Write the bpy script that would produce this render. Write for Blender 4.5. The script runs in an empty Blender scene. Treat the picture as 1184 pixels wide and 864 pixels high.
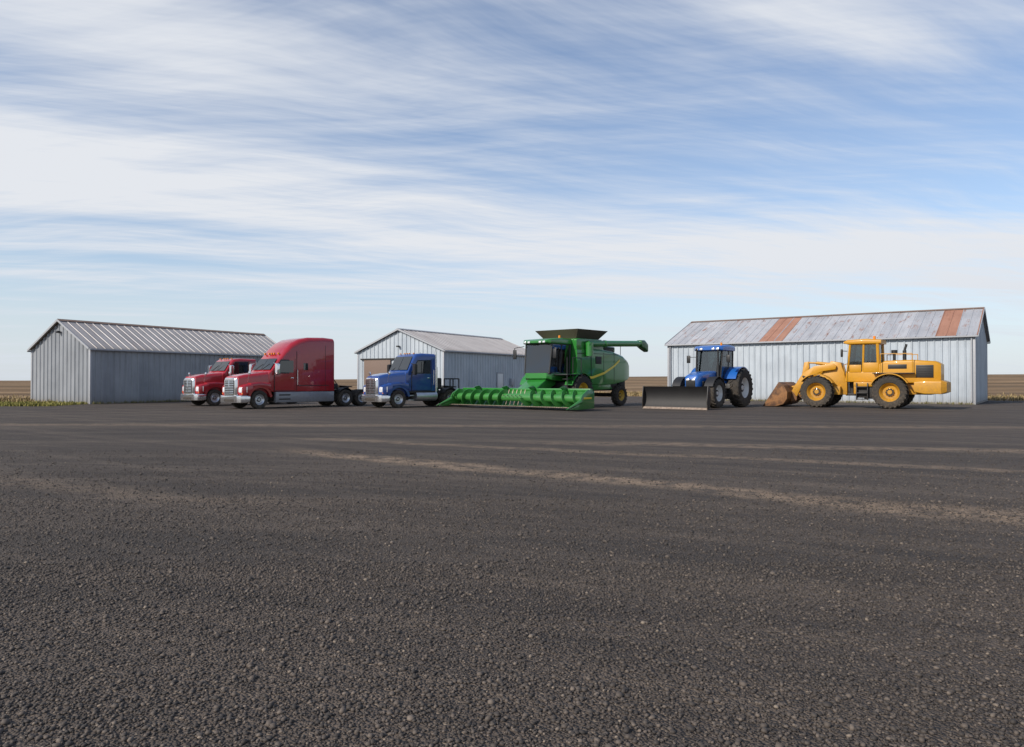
import bpy, bmesh, math, random
import numpy as np
from mathutils import Vector, Matrix
random.seed(4); rng=np.random.default_rng(4)
scene=bpy.context.scene
scene.view_settings.view_transform='Standard'; scene.view_settings.look='None'; scene.view_settings.exposure=0
rad=math.radians

# ------------------------------------------------------------------ nodes
class NT:
    def __init__(s,nt): s.nt=nt
    def n(s,t,**kw):
        nd=s.nt.nodes.new(t)
        for k,v in kw.items(): setattr(nd,k,v)
        return nd
    def set(s,sock,v):
        if isinstance(v,bpy.types.NodeSocket): s.nt.links.new(v,sock)
        elif v is not None: sock.default_value=v
    def m(s,op,a,b=None,c=None,clamp=False):
        nd=s.nt.nodes.new('ShaderNodeMath'); nd.operation=op; nd.use_clamp=clamp
        for i,v in enumerate((a,b,c)):
            if v is not None: s.set(nd.inputs[i],v)
        return nd.outputs[0]
    def mix(s,f,a,b,blend='MIX'):
        nd=s.nt.nodes.new('ShaderNodeMix'); nd.data_type='RGBA'; nd.blend_type=blend
        s.set(nd.inputs[0],f); s.set(nd.inputs[6],a); s.set(nd.inputs[7],b)
        return nd.outputs[2]
    def mr(s,v,a,b,c=0.,d=1.,smooth=True):
        nd=s.nt.nodes.new('ShaderNodeMapRange'); nd.interpolation_type='SMOOTHSTEP' if smooth else 'LINEAR'
        s.set(nd.inputs[0],v)
        for i,x in enumerate((a,b,c,d)): s.set(nd.inputs[i+1],x)
        return nd.outputs[0]
    def noise(s,vec,scale,detail=4,rough=.55,dist=0.,out=0):
        nd=s.nt.nodes.new('ShaderNodeTexNoise'); 
        if vec is not None: s.set(nd.inputs['Vector'],vec)
        nd.inputs['Scale'].default_value=scale; nd.inputs['Detail'].default_value=detail
        nd.inputs['Roughness'].default_value=rough; nd.inputs['Distortion'].default_value=dist
        return nd.outputs[out]
    def mapping(s,vec,loc=(0,0,0),rot=(0,0,0),scale=(1,1,1)):
        nd=s.nt.nodes.new('ShaderNodeMapping'); s.set(nd.inputs[0],vec)
        nd.inputs[1].default_value=loc; nd.inputs[2].default_value=rot; nd.inputs[3].default_value=scale
        return nd.outputs[0]
    def streak(s,vec,phi,scale,loc=(0,0,0)):
        return s.mapping(s.mapping(vec,rot=(0,0,-phi)),scale=scale,loc=loc)
    def comb(s,x,y,z=0.):
        nd=s.nt.nodes.new('ShaderNodeCombineXYZ')
        for i,v in enumerate((x,y,z)): s.set(nd.inputs[i],v)
        return nd.outputs[0]
    def sep(s,v):
        nd=s.nt.nodes.new('ShaderNodeSeparateXYZ'); s.set(nd.inputs[0],v); return nd.outputs
def newmat(name):
    m=bpy.data.materials.new(name); m.use_nodes=True
    t=NT(m.node_tree); b=m.node_tree.nodes['Principled BSDF']
    return m,t,b
def c4(c): return (c[0],c[1],c[2],1)
def bump(t,b,h,dist,strength=1.):
    nd=t.n('ShaderNodeBump'); nd.inputs['Strength'].default_value=strength; nd.inputs['Distance'].default_value=dist
    t.set(nd.inputs['Height'],h); t.set(b.inputs['Normal'],nd.outputs[0])

def paint(name,col,rough=.35,metal=0.,coat=.4,dust=.5,dustcol=(.16,.125,.09),hz=1.2,fade=.10):
    m,t,b=newmat(name)
    tc=t.n('ShaderNodeTexCoord').outputs['Object']
    z=t.sep(tc)[2]
    n1=t.noise(tc,1.7,5,.65); n2=t.noise(tc,9,4,.6)
    base=t.mix(t.m('MULTIPLY',t.mr(n1,.35,.7),fade),c4(col),c4([min(1,x*1.4+.02) for x in col]))
    base=t.mix(t.m('MULTIPLY',t.mr(n2,.45,.8),.2),base,c4([x*.55 for x in col]))
    f=t.m('MULTIPLY',t.mr(z,hz,.1),t.mr(n2,.25,.75))
    f=t.m('ADD',t.m('MULTIPLY',f,dust),t.m('MULTIPLY',t.mr(n1,.5,.8),dust*.1),clamp=True)
    base=t.mix(f,base,c4(dustcol))
    t.set(b.inputs['Base Color'],base)
    t.set(b.inputs['Roughness'],t.m('ADD',rough,t.m('MULTIPLY',f,.5),clamp=True))
    b.inputs['Metallic'].default_value=metal; b.inputs['Coat Weight'].default_value=coat; b.inputs['Coat Roughness'].default_value=.06
    return m
RED=paint('red_paint',(.33,.006,.013),dust=.3,coat=1.); BLUE=paint('blue_paint',(.010,.05,.22),dust=.3,coat=1.); GREEN=paint('green_paint',(.018,.175,.022),dust=.3,coat=.8)
TBLUE=paint('tractor_blue',(.010,.10,.38),dust=.3,coat=.8); YEL=paint('yellow_paint',(.50,.235,.004),rough=.45,coat=.2,hz=2.2,dust=.55,dustcol=(.14,.095,.055))
RIMY=paint('rim_yellow',(.62,.38,.02),rough=.5,coat=0,dust=.7,hz=2.2)
CHROME=paint('chrome',(.72,.73,.75),rough=.12,metal=.9,coat=0,dust=.2)
ALU=paint('aluminium',(.60,.61,.63),rough=.28,metal=.75,coat=0,dust=.3)
SKIRT=paint('grey_fairing',(.22,.23,.25),rough=.4,coat=.5,dust=.4)
WHITE=paint('white_paint',(.6,.6,.58),rough=.45,coat=.2,dust=.4)
BLACK=paint('black_metal',(.014,.014,.015),rough=.5,coat=0,dust=.4)
DARK=paint('chassis_dark',(.020,.018,.017),rough=.65,coat=0,dust=.45)
TANK=paint('tank_extension',(.07,.06,.04),rough=.6,coat=0,dust=.2)
RUBBER=paint('tyre_rubber',(.020,.019,.018),rough=.85,coat=0,dust=.6,hz=2.4)
SEAT=paint('seat_fabric',(.03,.03,.033),rough=.9,coat=0,dust=.1)
DECAL=paint('yellow_stripe',(.75,.55,.03),rough=.4,dust=.1)
STEEL=paint('worn_steel',(.30,.24,.19),rough=.5,metal=.4,coat=0,dust=.6,dustcol=(.12,.08,.06))
def simple(name,col,rough,metal=0,emit=None):
    m,t,b=newmat(name); b.inputs['Base Color'].default_value=c4(col); b.inputs['Roughness'].default_value=rough; b.inputs['Metallic'].default_value=metal
    return m
DGLASS=simple('dark_glass',(.012,.016,.02),.03); LENS=simple('lamp_lens',(.75,.76,.78),.12,.3); AMBER=simple('amber_lens',(.7,.22,.01),.2); REDL=simple('red_lens',(.4,.01,.01),.2)
DGLASS.node_tree.nodes['Principled BSDF'].inputs['IOR'].default_value=1.8
def glassmat():
    m=bpy.data.materials.new('cab_glass'); m.use_nodes=True; nt=m.node_tree; nt.nodes.clear(); t=NT(nt)
    tr=t.n('ShaderNodeBsdfTransparent'); tr.inputs[0].default_value=(.42,.48,.48,1)
    gl=t.n('ShaderNodeBsdfGlossy'); gl.inputs['Roughness'].default_value=.02; gl.inputs[0].default_value=(.9,.95,1,1)
    fr=t.n('ShaderNodeFresnel'); fr.inputs[0].default_value=2.0
    mx=t.n('ShaderNodeMixShader'); t.set(mx.inputs[0],fr.outputs[0]); t.set(mx.inputs[1],tr.outputs[0]); t.set(mx.inputs[2],gl.outputs[0])
    o=t.n('ShaderNodeOutputMaterial'); t.set(o.inputs[0],mx.outputs[0]); return m
GLASS=glassmat()
def rustmat():
    m,t,b=newmat('rusty_bucket_steel'); tc=t.n('ShaderNodeTexCoord').outputs['Object']
    n=t.noise(tc,2.2,6,.7); n2=t.noise(tc,14,4,.6)
    c=t.mix(t.mr(n,.35,.6),(.085,.04,.02,1),(.27,.125,.045,1)); c=t.mix(t.m('MULTIPLY',t.mr(n2,.5,.75),.6),c,(.045,.03,.02,1))
    t.set(b.inputs['Base Color'],c); b.inputs['Roughness'].default_value=.75; bump(t,b,n2,.01); return m
RUST=rustmat()

# ------------------------------------------------------------------ geometry helpers (verts, faces)
def box(x0,x1,y0,y1,z0,z1,b=.02,seg=2):
    bm=bmesh.new(); bmesh.ops.create_cube(bm,size=1)
    for v in bm.verts: v.co=Vector(((x0+x1)/2+v.co.x*(x1-x0),(y0+y1)/2+v.co.y*(y1-y0),(z0+z1)/2+v.co.z*(z1-z0)))
    if b>0: bmesh.ops.bevel(bm,geom=bm.edges[:],offset=min(b,.45*min(abs(x1-x0),abs(y1-y0),abs(z1-z0))),segments=seg,affect='EDGES',profile=.5)
    return out(bm)
def out(bm):
    bmesh.ops.recalc_face_normals(bm,faces=bm.faces[:])
    bm.verts.index_update(); r=([tuple(v.co) for v in bm.verts],[[v.index for v in f.verts] for f in bm.faces]); bm.free(); return r
def prism(poly,y0,y1,b=.0,seg=2):
    bm=bmesh.new(); n=len(poly)
    A=[bm.verts.new((x,y0,z)) for x,z in poly]; B=[bm.verts.new((x,y1,z)) for x,z in poly]
    bm.faces.new(A); bm.faces.new(B[::-1])
    for i in range(n): bm.faces.new([A[i],A[(i+1)%n],B[(i+1)%n],B[i]])
    bmesh.ops.recalc_face_normals(bm,faces=bm.faces[:])
    if b>0: bmesh.ops.bevel(bm,geom=bm.edges[:],offset=b,segments=seg,affect='EDGES',profile=.5)
    return out(bm)
def ring(x,hw,z0,z1,r,rb=.05,k=0.,yc=0.):
    pts=[]; r=min(r,hw*.9,(z1-z0)*.6); rb=min(rb,hw*.9,(z1-z0)*.35)
    for (cy,cz,rr,a0) in ((-hw+rb,z0+rb,rb,180),(hw-rb,z0+rb,rb,270),(hw-r,z1-r,r,0),(-hw+r,z1-r,r,90)):
        for j in range(5):
            a=rad(a0+22.5*j); y=cy+rr*math.cos(a); z=cz+rr*math.sin(a)
            pts.append((x+k*(z-z0),yc+y,z))
    return pts
def loft(secs):
    rs=[ring(*s) for s in secs]; n=len(rs[0]); v=[p for r in rs for p in r]; f=[]
    for i in range(len(rs)-1):
        for j in range(n): f.append([i*n+j,i*n+(j+1)%n,(i+1)*n+(j+1)%n,(i+1)*n+j])
    f.append(list(range(n))[::-1]); f.append([(len(rs)-1)*n+j for j in range(n)])
    bm=bmesh.new(); V=[bm.verts.new(p) for p in v]
    for q in f: bm.faces.new([V[i] for i in q])
    return out(bm)
def cyl(p0,p1,r,seg=16,r2=None):
    p0=Vector(p0);p1=Vector(p1); r2=r if r2 is None else r2; d=(p1-p0).normalized()
    a=d.orthogonal().normalized(); c=d.cross(a); v=[];f=[]
    for p,q in ((p0,r),(p1,r2)):
        for i in range(seg):
            t=2*math.pi*i/seg; v.append(tuple(p+q*(a*math.cos(t)+c*math.sin(t))))
    for i in range(seg): f.append([i,(i+1)%seg,seg+(i+1)%seg,seg+i])
    f.append(list(range(seg))[::-1]); f.append(list(range(seg,2*seg))); return v,f
def join(*ps):
    V=[];F=[]
    for v,f in ps:
        o=len(V); V+=list(v); F+=[[i+o for i in q] for q in f]
    return V,F
def tube(pts,r,seg=8):
    return join(*[cyl(pts[i],pts[i+1],r,seg) for i in range(len(pts)-1)])
def lathe(prof,c,seg=40):
    v=[];f=[];n=len(prof)
    for i in range(seg):
        t=2*math.pi*i/seg
        for r,y in prof: v.append((c[0]+r*math.cos(t),c[1]+y,c[2]+r*math.sin(t)))
    for i in range(seg):
        for j in range(n-1):
            a=i*n+j; b=((i+1)%seg)*n+j; f.append([a,a+1,b+1,b])
    return v,f
def slab(pts,th,shift=0.):
    P=[Vector(p) for p in pts]; nrm=(P[1]-P[0]).cross(P[2]-P[0]).normalized()
    n=len(P); v=[tuple(p+nrm*shift) for p in P]+[tuple(p+nrm*(shift+th)) for p in P]
    f=[list(range(n))[::-1],list(range(n,2*n))]+[[i,(i+1)%n,n+(i+1)%n,n+i] for i in range(n)]
    return v,f
def band_prism(cx,cz,r0,r1,a0,a1,y0,y1,n=12):
    v=[];f=[]
    for i in range(n+1):
        a=rad(a0+(a1-a0)*i/n)
        for r in (r0,r1):
            for y in (y0,y1): v.append((cx+r*math.cos(a),y,cz+r*math.sin(a)))
    for i in range(n):
        a=4*i;b=a+4
        f+=[[a,a+1,b+1,b],[a+2,b+2,b+3,a+3],[a,b,b+2,a+2],[a+1,a+3,b+3,b+1]]
    f+=[[0,2,3,1],[4*n,4*n+1,4*n+3,4*n+2]]
    return v,f
class Rig:
    def __init__(s,name,loc,theta=None,ang=None):
        e=bpy.data.objects.new(name,None); scene.collection.objects.link(e); e.empty_display_size=.5
        e.location=(loc[0],loc[1],loc[2] if len(loc)>2 else .004)
        e.rotation_euler=(0,0,ang if ang is not None else rad(theta+180)); s.e=e
    def add(s,name,g,mat,sharp=35,uv=None):
        return mk(name,g,mat,s.e,sharp)
def mk(name,g,mat,parent=None,sharp=35):
    me=bpy.data.meshes.new(name); me.from_pydata(g[0],[],g[1])
    me.materials.append(mat)
    bm=bmesh.new(); bm.from_mesh(me); bmesh.ops.recalc_face_normals(bm,faces=bm.faces[:]); bm.to_mesh(me); bm.free()
    if sharp: me.shade_smooth(); me.set_sharp_from_angle(angle=rad(sharp))
    o=bpy.data.objects.new(name,me); scene.collection.objects.link(o)
    if parent: o.parent=parent
    return o

def wheel(R,name,x,y,r,w,rr,rim,side=1,lugs=0,z=None):
    z=r if z is None else z; rt=r-(.045 if lugs else 0)
    P=[(rr,-.38*w),(rr+.03,-.46*w),((rr+rt)/2,-.5*w),(rt*.93,-.485*w),(rt*.985,-.42*w),(rt,-.3*w)]
    if lugs: P+=[(rt,0)]
    else:
        for g in (-.18,0,.18): P+=[(rt,(g-.03)*w),(rt-.015,(g-.02)*w),(rt-.015,(g+.02)*w),(rt,(g+.03)*w)]
    P+=[(a,-b) for a,b in P[:6][::-1]]
    T=lathe(P,(x,y,z),44)
    if lugs:
        L=[]
        for i in range(lugs):
            for sg in (1,-1):
                a0=2*math.pi*(i+(0 if sg>0 else .5))/lugs; da=2*math.pi/lugs; wd=da*.34; sk=-da*.75
                vv=[]
                for (yy,off,rin,rout) in ((0.01*sg*w,0,rt-.02,r),(.33*sg*w,sk*.7,rt-.02,r),(.5*sg*w,sk,rt*.9,r*.955)):
                    for aa in (a0+off-wd/2,a0+off+wd/2):
                        for q in (rin,rout): vv.append((x+q*math.cos(aa),y+yy,z+q*math.sin(aa)))
                ff=[]
                for s0 in (0,4): ff+=[[s0,s0+1,s0+5,s0+4],[s0+1,s0+3,s0+7,s0+5],[s0+3,s0+2,s0+6,s0+7]]
                ff+=[[8,9,11,10],[0,2,3,1]]; L.append((vv,ff))
        T=join(T,*L)
    R.add(name+'_tyre',T,RUBBER,50)
    s=side
    RP=[(0,.24*w*s),(.22*rr,.24*w*s),(.26*rr,.16*w*s),(.42*rr,.12*w*s),(.5*rr,.05*w*s),(.72*rr,.06*w*s),(.84*rr,.2*w*s),(.93*rr,.34*w*s),(rr*1.02,.41*w*s),(rr*1.03,.38*w*s),(rr*1.0,-.3*w*s),(.9*rr,-.4*w*s),(.6*rr,-.2*w*s),(0,-.2*w*s)]
    G=lathe(RP,(x,y,z),32)
    nb=[]
    for i in range(10):
        a=2*math.pi*i/10; px=x+.34*rr*math.cos(a); pz=z+.34*rr*math.sin(a)
        nb.append(cyl((px,y+.1*w*s,pz),(px,y+.19*w*s,pz),.03*rr/.3,6))
    R.add(name+'_rim',G,rim,30); R.add(name+'_bolts',join(*nb),DARK,30)

def cabin(R,xf0,xr0,xf1,xr1,h0,h1,z0,z1,pr,mat,midpost=None,belt=None):
    C={}
    for s in (1,-1):
        C['bf',s]=(xf0,h0*s,z0);C['br',s]=(xr0,h0*s,z0);C['tf',s]=(xf1,h1*s,z1);C['tr',s]=(xr1,h1*s,z1)
    P=[]
    for s in (1,-1):
        P+=[cyl(C['bf',s],C['tf',s],pr,8),cyl(C['br',s],C['tr',s],pr*1.3,8),cyl(C['bf',s],C['br',s],pr,8),cyl(C['tf',s],C['tr',s],pr,8)]
        if midpost is not None:
            m=midpost; lb=[C['bf',s][i]*(1-m)+C['br',s][i]*m for i in range(3)]; lt=[C['tf',s][i]*(1-m)+C['tr',s][i]*m for i in range(3)]
            P.append(cyl(lb,lt,pr*.9,8))
    for a in ('bf','br','tf','tr'): P.append(cyl(C[a,1],C[a,-1],pr,8))
    R.add('cab_frame',join(*P),mat)
    Gl=[slab([C['bf',1],C['bf',-1],C['tf',-1],C['tf',1]],.008),slab([C['br',1],C['br',-1],C['tr',-1],C['tr',1]],.008)]
    for s in (1,-1): Gl.append(slab([C['bf',s],C['br',s],C['tr',s],C['tf',s]],.008))
    R.add('cab_windows',join(*Gl),GLASS,0)
    xm=(xf0+xr0)/2-.1
    R.add('operator_seat',join(box(xm-.3,xm+.25,-.27,.27,z0+.05,z0+.45,.06),box(xm-.38,xm-.22,-.26,.26,z0+.4,z0+1.15,.06),box(xm-.36,xm-.24,-.14,.14,z0+1.15,z0+1.38,.04),box(xm-.2,xm+.25,-.42,-.3,z0+.45,z0+.6,.03)),SEAT)
    R.add('steering_wheel',join(tube([(xm+.72,0,z0+.0),(xm+.5,0,z0+.72)],.05),lathe([(.19,-.02),(.21,0),(.19,.02),(.17,0),(.19,-.02)],(xm+.5,0,z0+.75),20)),SEAT)

# ------------------------------------------------------------------ semi trucks
def semi(name,loc,theta,P,cabrear,axles,end,sleeper=False,stack=False,gril=CHROME,roofz=3.05):
    R=Rig(name,loc,theta)
    R.add('frame_rails',join(box(end,-.5,.36,.46,.72,.98,.01),box(end,-.5,-.46,-.36,.72,.98,.01),*[box(x,x+.12,-.36,.36,.76,.94,.01) for x in np.arange(end+.05,-4,.9)]),DARK)
    R.add('front_bumper',join(loft([(-.02,.85,.36,.72,.06),(-.12,1.1,.35,.76,.06),(-.42,1.21,.35,.76,.06),(-.62,1.21,.40,.74,.06)]),),CHROME)
    R.add('bumper_intake',join(box(-.04,.0,-.5,.5,.42,.58,.02),box(-.1,-.055,.62,.82,.46,.6,.02),box(-.1,-.055,-.82,-.62,.46,.6,.02)),DARK)
    hz=.0 if sleeper else .02
    R.add('hood',loft([(-.16,.60,.8,1.66+hz,.12),(-.22,.68,.8,1.82+hz,.18),(-.6,.78,.8,1.93+hz,.20),(-1.2,.90,.8,2.01+hz,.20),(-1.95,1.04,.8,2.09,.16)]),P)
    R.add('grille_surround',loft([(-.06,.56,.76,1.68,.12),(-.12,.62,.74,1.75,.14),(-.2,.64,.74,1.75,.14)]),gril)
    R.add('grille',box(-.065,-.045,-.47,.47,.82,1.6,.03),BLACK)
    R.add('grille_bars',join(*[box(-.042,-.025,-.46,.46,z,z+.045,.005) for z in np.arange(.86,1.56,.095)],box(-.04,-.018,-.025,.025,.82,1.6,.005)),gril)
    for s in (1,-1):
        R.add('fender',join(band_prism(-1.25,.56,.62,.76,5,172,*sorted((.72*s,1.2*s)),n=16),
            loft([(-.22,.2,.78,1.3,.14,.05,0,.88*s),(-.4,.24,.76,1.38,.14,.05,0,.93*s),(-.8,.26,1.0,1.42,.12,.05,0,.95*s)]),
            loft([(-.7,.22,1.18,1.46,.12,.05,0,.96*s),(-1.25,.24,1.26,1.5,.12,.05,0,.97*s),(-1.9,.24,1.05,1.46,.12,.05,0,.97*s)])),P)
        R.add('headlight',loft([(-.19,.13,.93,1.17,.06,.05,0,.86*s),(-.24,.18,.9,1.24,.07,.05,0,.88*s),(-.45,.235,.9,1.28,.07,.05,0,.955*s)]),LENS)
        R.add('turn_signal',box(-.3,-.215,*sorted((1.0*s,1.09*s)),.84,.89,.01),AMBER)
    if sleeper:
        secs=[(-1.88,1.06,.95,2.05,.1),(-2.0,1.07,.95,2.14,.12),(-2.55,1.09,.95,2.86,.2),(-2.68,1.09,.95,3.0,.25),(-3.0,1.10,.95,3.42,.3),(-3.4,1.11,.95,3.78,.32),(-3.9,1.13,.95,4.03,.32),(-4.5,1.16,.95,4.16,.3),(-5.6,1.18,.95,4.2,.28),(cabrear+.05,1.18,.95,4.16,.28),(cabrear,1.12,1.0,4.1,.25)]
    else:
        secs=[(-1.8,1.04,.95,2.05,.1),(-1.95,1.05,.95,2.14,.12),(-2.42,1.07,.95,roofz-.16,.18),(-2.6,1.08,.95,roofz-.03,.22),(-3.0,1.08,.95,roofz+.02,.22),(cabrear+.06,1.08,.95,roofz,.2),(cabrear,1.02,1.0,roofz-.06,.2)]
    R.add('cab_body',loft(secs),P)
    (xa,za),(xb,zb)=((-2.03,2.2),(-2.52,2.84)) if sleeper else ((-1.98,2.2),(-2.40,roofz-.2))
    for s in (1,-1):
        R.add('windshield',slab([(xa+.03,.03*s,za+.02),(xa+.03,.95*s,za+.02),(xb+.03,.88*s,zb+.02),(xb+.03,.03*s,zb+.02)],.012),DGLASS,0)
        y0,y1=sorted((1.0*s,(1.112 if sleeper else 1.09)*s))
        xe=-3.45 if sleeper else max(cabrear+.35,-3.5)
        R.add('door_window',prism([(-2.22,2.12),(-2.62,2.74),(xe,2.76),(xe,2.05),(-2.3,2.05)],y0,y1,.006,1),DGLASS,0)
        R.add('window_frame',prism([(-2.16,2.06),(-2.6,2.80),(xe-.05,2.82),(xe-.05,1.99),(-2.25,1.99)],*sorted((1.0*s,(1.104 if sleeper else 1.083)*s)),.006,1),BLACK,0)
        yy=1.105 if sleeper else 1.086
        sd=[((-2.2,-2.175),(1.0,2.0)),((xe-.10,xe-.075),(1.0,2.85)),((-2.2,xe-.07),(.99,1.015))]
        R.add('door_seams',join(*[box(min(a),max(a),*sorted((1.0*s,(yy+.012)*s)),b[0],b[1],0) for a,b in sd]),BLACK,0)
        R.add('door_handle',box(xe,xe+.2,*sorted((1.05*s,(yy+.04)*s)),1.72,1.77,.01),CHROME)
        R.add('grab_rail',tube([(xe-.22,(yy+.01)*s,1.3),(xe-.22,(yy+.08)*s,1.35),(xe-.22,(yy+.08)*s,2.2),(xe-.22,(yy+.01)*s,2.25)],.018),CHROME)
        R.add('mirror',join(loft([(-2.12,.1,1.95,2.55,.05,.05,0,1.38*s),(-2.22,.13,1.92,2.58,.06,.05,0,1.38*s),(-2.3,.12,1.95,2.55,.05,.05,0,1.38*s)]),tube([(-2.2,1.0*s,2.6),(-2.2,1.38*s,2.52)],.018),tube([(-2.2,1.0*s,1.9),(-2.2,1.38*s,1.98)],.018)),BLACK if P is not RED else CHROME)
        R.add('hood_mirror',join(tube([(-.7,.8*s,1.5),(-.65,1.05*s,2.0)],.015),box(-.7,-.62,*sorted((.98*s,1.14*s)),1.92,2.1,.03)),CHROME)
        if sleeper:
            R.add('side_fairing',join(box(cabrear+.02,-2.25,*sorted((.9*s,1.17*s)),.32,.94,.05)),SKIRT)
            R.add('fairing_steps',join(box(-3.2,-2.45,*sorted((1.0*s,1.178*s)),.48,.56,.01),box(-3.2,-2.45,*sorted((1.0*s,1.178*s)),.72,.8,.01)),BLACK)
            R.add('sleeper_window',prism([(-4.1,2.2),(-4.1,2.62),(-4.65,2.62),(-4.65,2.2)],*sorted((1.1*s,1.155*s)),.01,1),DGLASS,0)
            R.add('sleeper_trim',join(box(-5.9,-3.75,*sorted((1.1*s,1.186*s)),1.28,1.32,.004),box(-5.62,-5.60,*sorted((1.1*s,1.186*s)),1.0,3.7,0),box(-3.66,-3.635,*sorted((1.0*s,1.135*s)),1.0,3.3,0)),BLACK,0)
        else:
            R.add('fuel_tank',join(cyl((-2.5,.9*s,.66),(max(cabrear-.2,-4.0),.9*s,.66),.29,24)),ALU)
            R.add('cab_steps',join(box(-2.35,-1.95,*sorted((.8*s,1.1*s)),.42,.47,.01),box(-2.35,-1.95,*sorted((.8*s,1.1*s)),.68,.73,.01)),ALU)
            R.add('cab_sill',box(cabrear+.05,-1.9,*sorted((.9*s,1.095*s)),.86,.97,.02),SKIRT if P is RED else DARK)
        if stack: R.add('exhaust_stack',join(cyl((cabrear-.15,.85*s,.9),(cabrear-.15,.85*s,2.4),.11,14),cyl((cabrear-.15,.85*s,2.4),(cabrear-.15,.85*s,3.35),.065,12)),CHROME)
    R.add('roof_marker_lights',join(*[box(xb-.24,xb-.14,y-.04,y+.04,(3.12 if sleeper else roofz)-.02,(3.18 if sleeper else roofz)+.04,.02) for y in (-.7,-.25,0,.25,.7)]),AMBER)
    R.add('wipers',join(tube([(xa+.06,.1,za+.02),(xa-.2,.55,za+.36)],.012),tube([(xa+.06,-.6,za+.02),(xa-.2,-.15,za+.36)],.012)),BLACK)
    for s in (1,-1): wheel(R,'front_wheel',-1.25,1.0*s,.52,.29,.29,ALU,s)
    R.add('front_axle',cyl((-1.25,-.9,.52),(-1.25,.9,.52),.07),DARK)
    R.add('engine_underside',box(-2.0,-.4,-.6,.6,.5,.9,.05),DARK)
    for ax in axles:
        R.add('rear_axle',join(cyl((ax,-.9,.52),(ax,.9,.52),.1),box(ax-.25,ax+.25,-.22,.22,.35,.75,.1)),DARK)
        for s in (1,-1):
            wheel(R,'rear_wheel_outer',ax,1.06*s,.52,.27,.29,ALU,s); wheel(R,'rear_wheel_inner',ax,.72*s,.52,.27,.29,DARK,s)
    m=(axles[0]+axles[1])/2
    R.add('fifth_wheel',join(prism([(m-.45,1.16),(m+.45,1.22),(m+.45,1.28),(m-.45,1.22)],-.42,.42,.01),box(m-.2,m+.2,-.4,.4,.98,1.18,.02)),DARK)
    R.add('mudflaps',join(box(end+.05,end+.08,.75,1.2,.3,.95,.005),box(end+.05,end+.08,-1.2,-.75,.3,.95,.005)),BLACK)
    R.add('quarter_fenders',join(band_prism(axles[0],.54,.58,.61,30,140,.6,1.2),band_prism(axles[0],.54,.58,.61,30,140,-1.2,-.6)),DARK)
    R.add('tail_lights',join(box(end-.03,end+.0,.5,.7,.78,.88,.01),box(end-.03,end,-.7,-.5,.78,.88,.01)),REDL)
    R.add('deck_plate',box(cabrear-.5,cabrear-.05,-.7,.7,1.0,1.04,.005),ALU)
    R.add('air_lines',join(tube([(cabrear-.02,.2,1.9),(cabrear-.35,.15,1.55),(cabrear-.7,.1,1.7),(cabrear-1.0,.05,1.35)],.03),tube([(cabrear-.02,-.2,1.9),(cabrear-.3,-.15,1.45),(cabrear-.7,-.1,1.55),(cabrear-1.0,-.05,1.3)],.03),box(cabrear-.5,cabrear-.15,.45,.85,1.05,1.4,.04),cyl((cabrear-.9,.62,.8),(cabrear-.3,.62,.8),.14)),DARK)
    return R
semi('red_sleeper_truck',(-15.82,41.27),50,RED,-6.3,(-7.15,-8.4),-9.0,sleeper=True)
semi('red_day_cab_truck',(-20.3,46.2),50,RED,-4.15,(-5.6,-6.9),-7.5,roofz=3.0)
RB=semi('blue_day_cab_truck',(-8.25,42.85),42,BLUE,-3.95,(-5.0,-6.15),-6.9,stack=True,roofz=3.2,gril=CHROME)
RB.add('wet_kit_tank',join(box(-4.75,-4.3,-.6,.6,1.05,1.75,.06),tube([(-5.6,.3,1.2),(-5.6,.3,1.7),(-6.3,.3,1.7),(-6.3,.3,1.1)],.04),tube([(-5.6,-.3,1.2),(-5.6,-.3,1.7),(-6.3,-.3,1.7),(-6.3,-.3,1.1)],.04)),DARK)

# ------------------------------------------------------------------ combine harvester
R=Rig('combine_harvester',(.15,41.5),48.5)
HW=4.75
trough=[(.35,.14),(-.35,.14),(-.62,.3),(-.72,.6),(-.7,1.05),(-.62,1.05),(-.62,.62),(-.52,.36),(-.32,.2),(.35,.19)]
R.add('header_trough',prism(trough,-HW,HW,0),GREEN)
R.add('header_top_beam',join(box(-.82,-.6,-HW,HW,1.0,1.16,.03),box(-.86,-.74,-HW,HW,.45,.6,.02)),GREEN)
R.add('header_back_ribs',join(*[box(-.84,-.7,y-.03,y+.03,.3,1.02,.01) for y in np.linspace(-4.6,4.6,15)]),GREEN)
def flight(y0,y1,hand,c,r0,r1,pitch):
    v=[];f=[];n=int(abs(y1-y0)/pitch*20)
    for i in range(n+1):
        y=y0+(y1-y0)*i/n; a=hand*2*math.pi*(y-y0)/pitch
        for r,dy in ((r0,0.),(r1,0.),(r1,.03),(r0,.03)): v.append((c[0]+r*math.cos(a),y+dy,c[1]+r*math.sin(a)))
    for i in range(n):
        a=4*i;b=a+4
        for j in range(4): f.append([a+j,a+(j+1)%4,b+(j+1)%4,b+j])
    return v,f
AUG=paint('auger_green',(.025,.19,.03),dust=.3,coat=.3,hz=1.5)
R.add('header_auger',join(cyl((-.08,-HW+.08,.64),(-.08,HW-.08,.64),.22,28),flight(-HW+.15,-.7,1,(-.08,.64),.21,.45,.72),flight(.7,HW-.18,-1,(-.08,.64),.21,.45,.72)),AUG,40)
R.add('auger_fingers',join(*[cyl((-.08+.2*math.cos(a),y,.64+.2*math.sin(a)),(-.08+.46*math.cos(a),y,.64+.46*math.sin(a)),.02,6) for y in np.linspace(-.6,.6,5) for a in (0.3,1.9,3.5,5.1)]),STEEL)
R.add('cutter_bar',join(box(.33,.42,-HW,HW,.13,.19,.01),*[cyl((.4,y,.16),(.62,y,.15),.028,6,.006) for y in np.arange(-HW+.1,HW,.155)]),STEEL)
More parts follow.
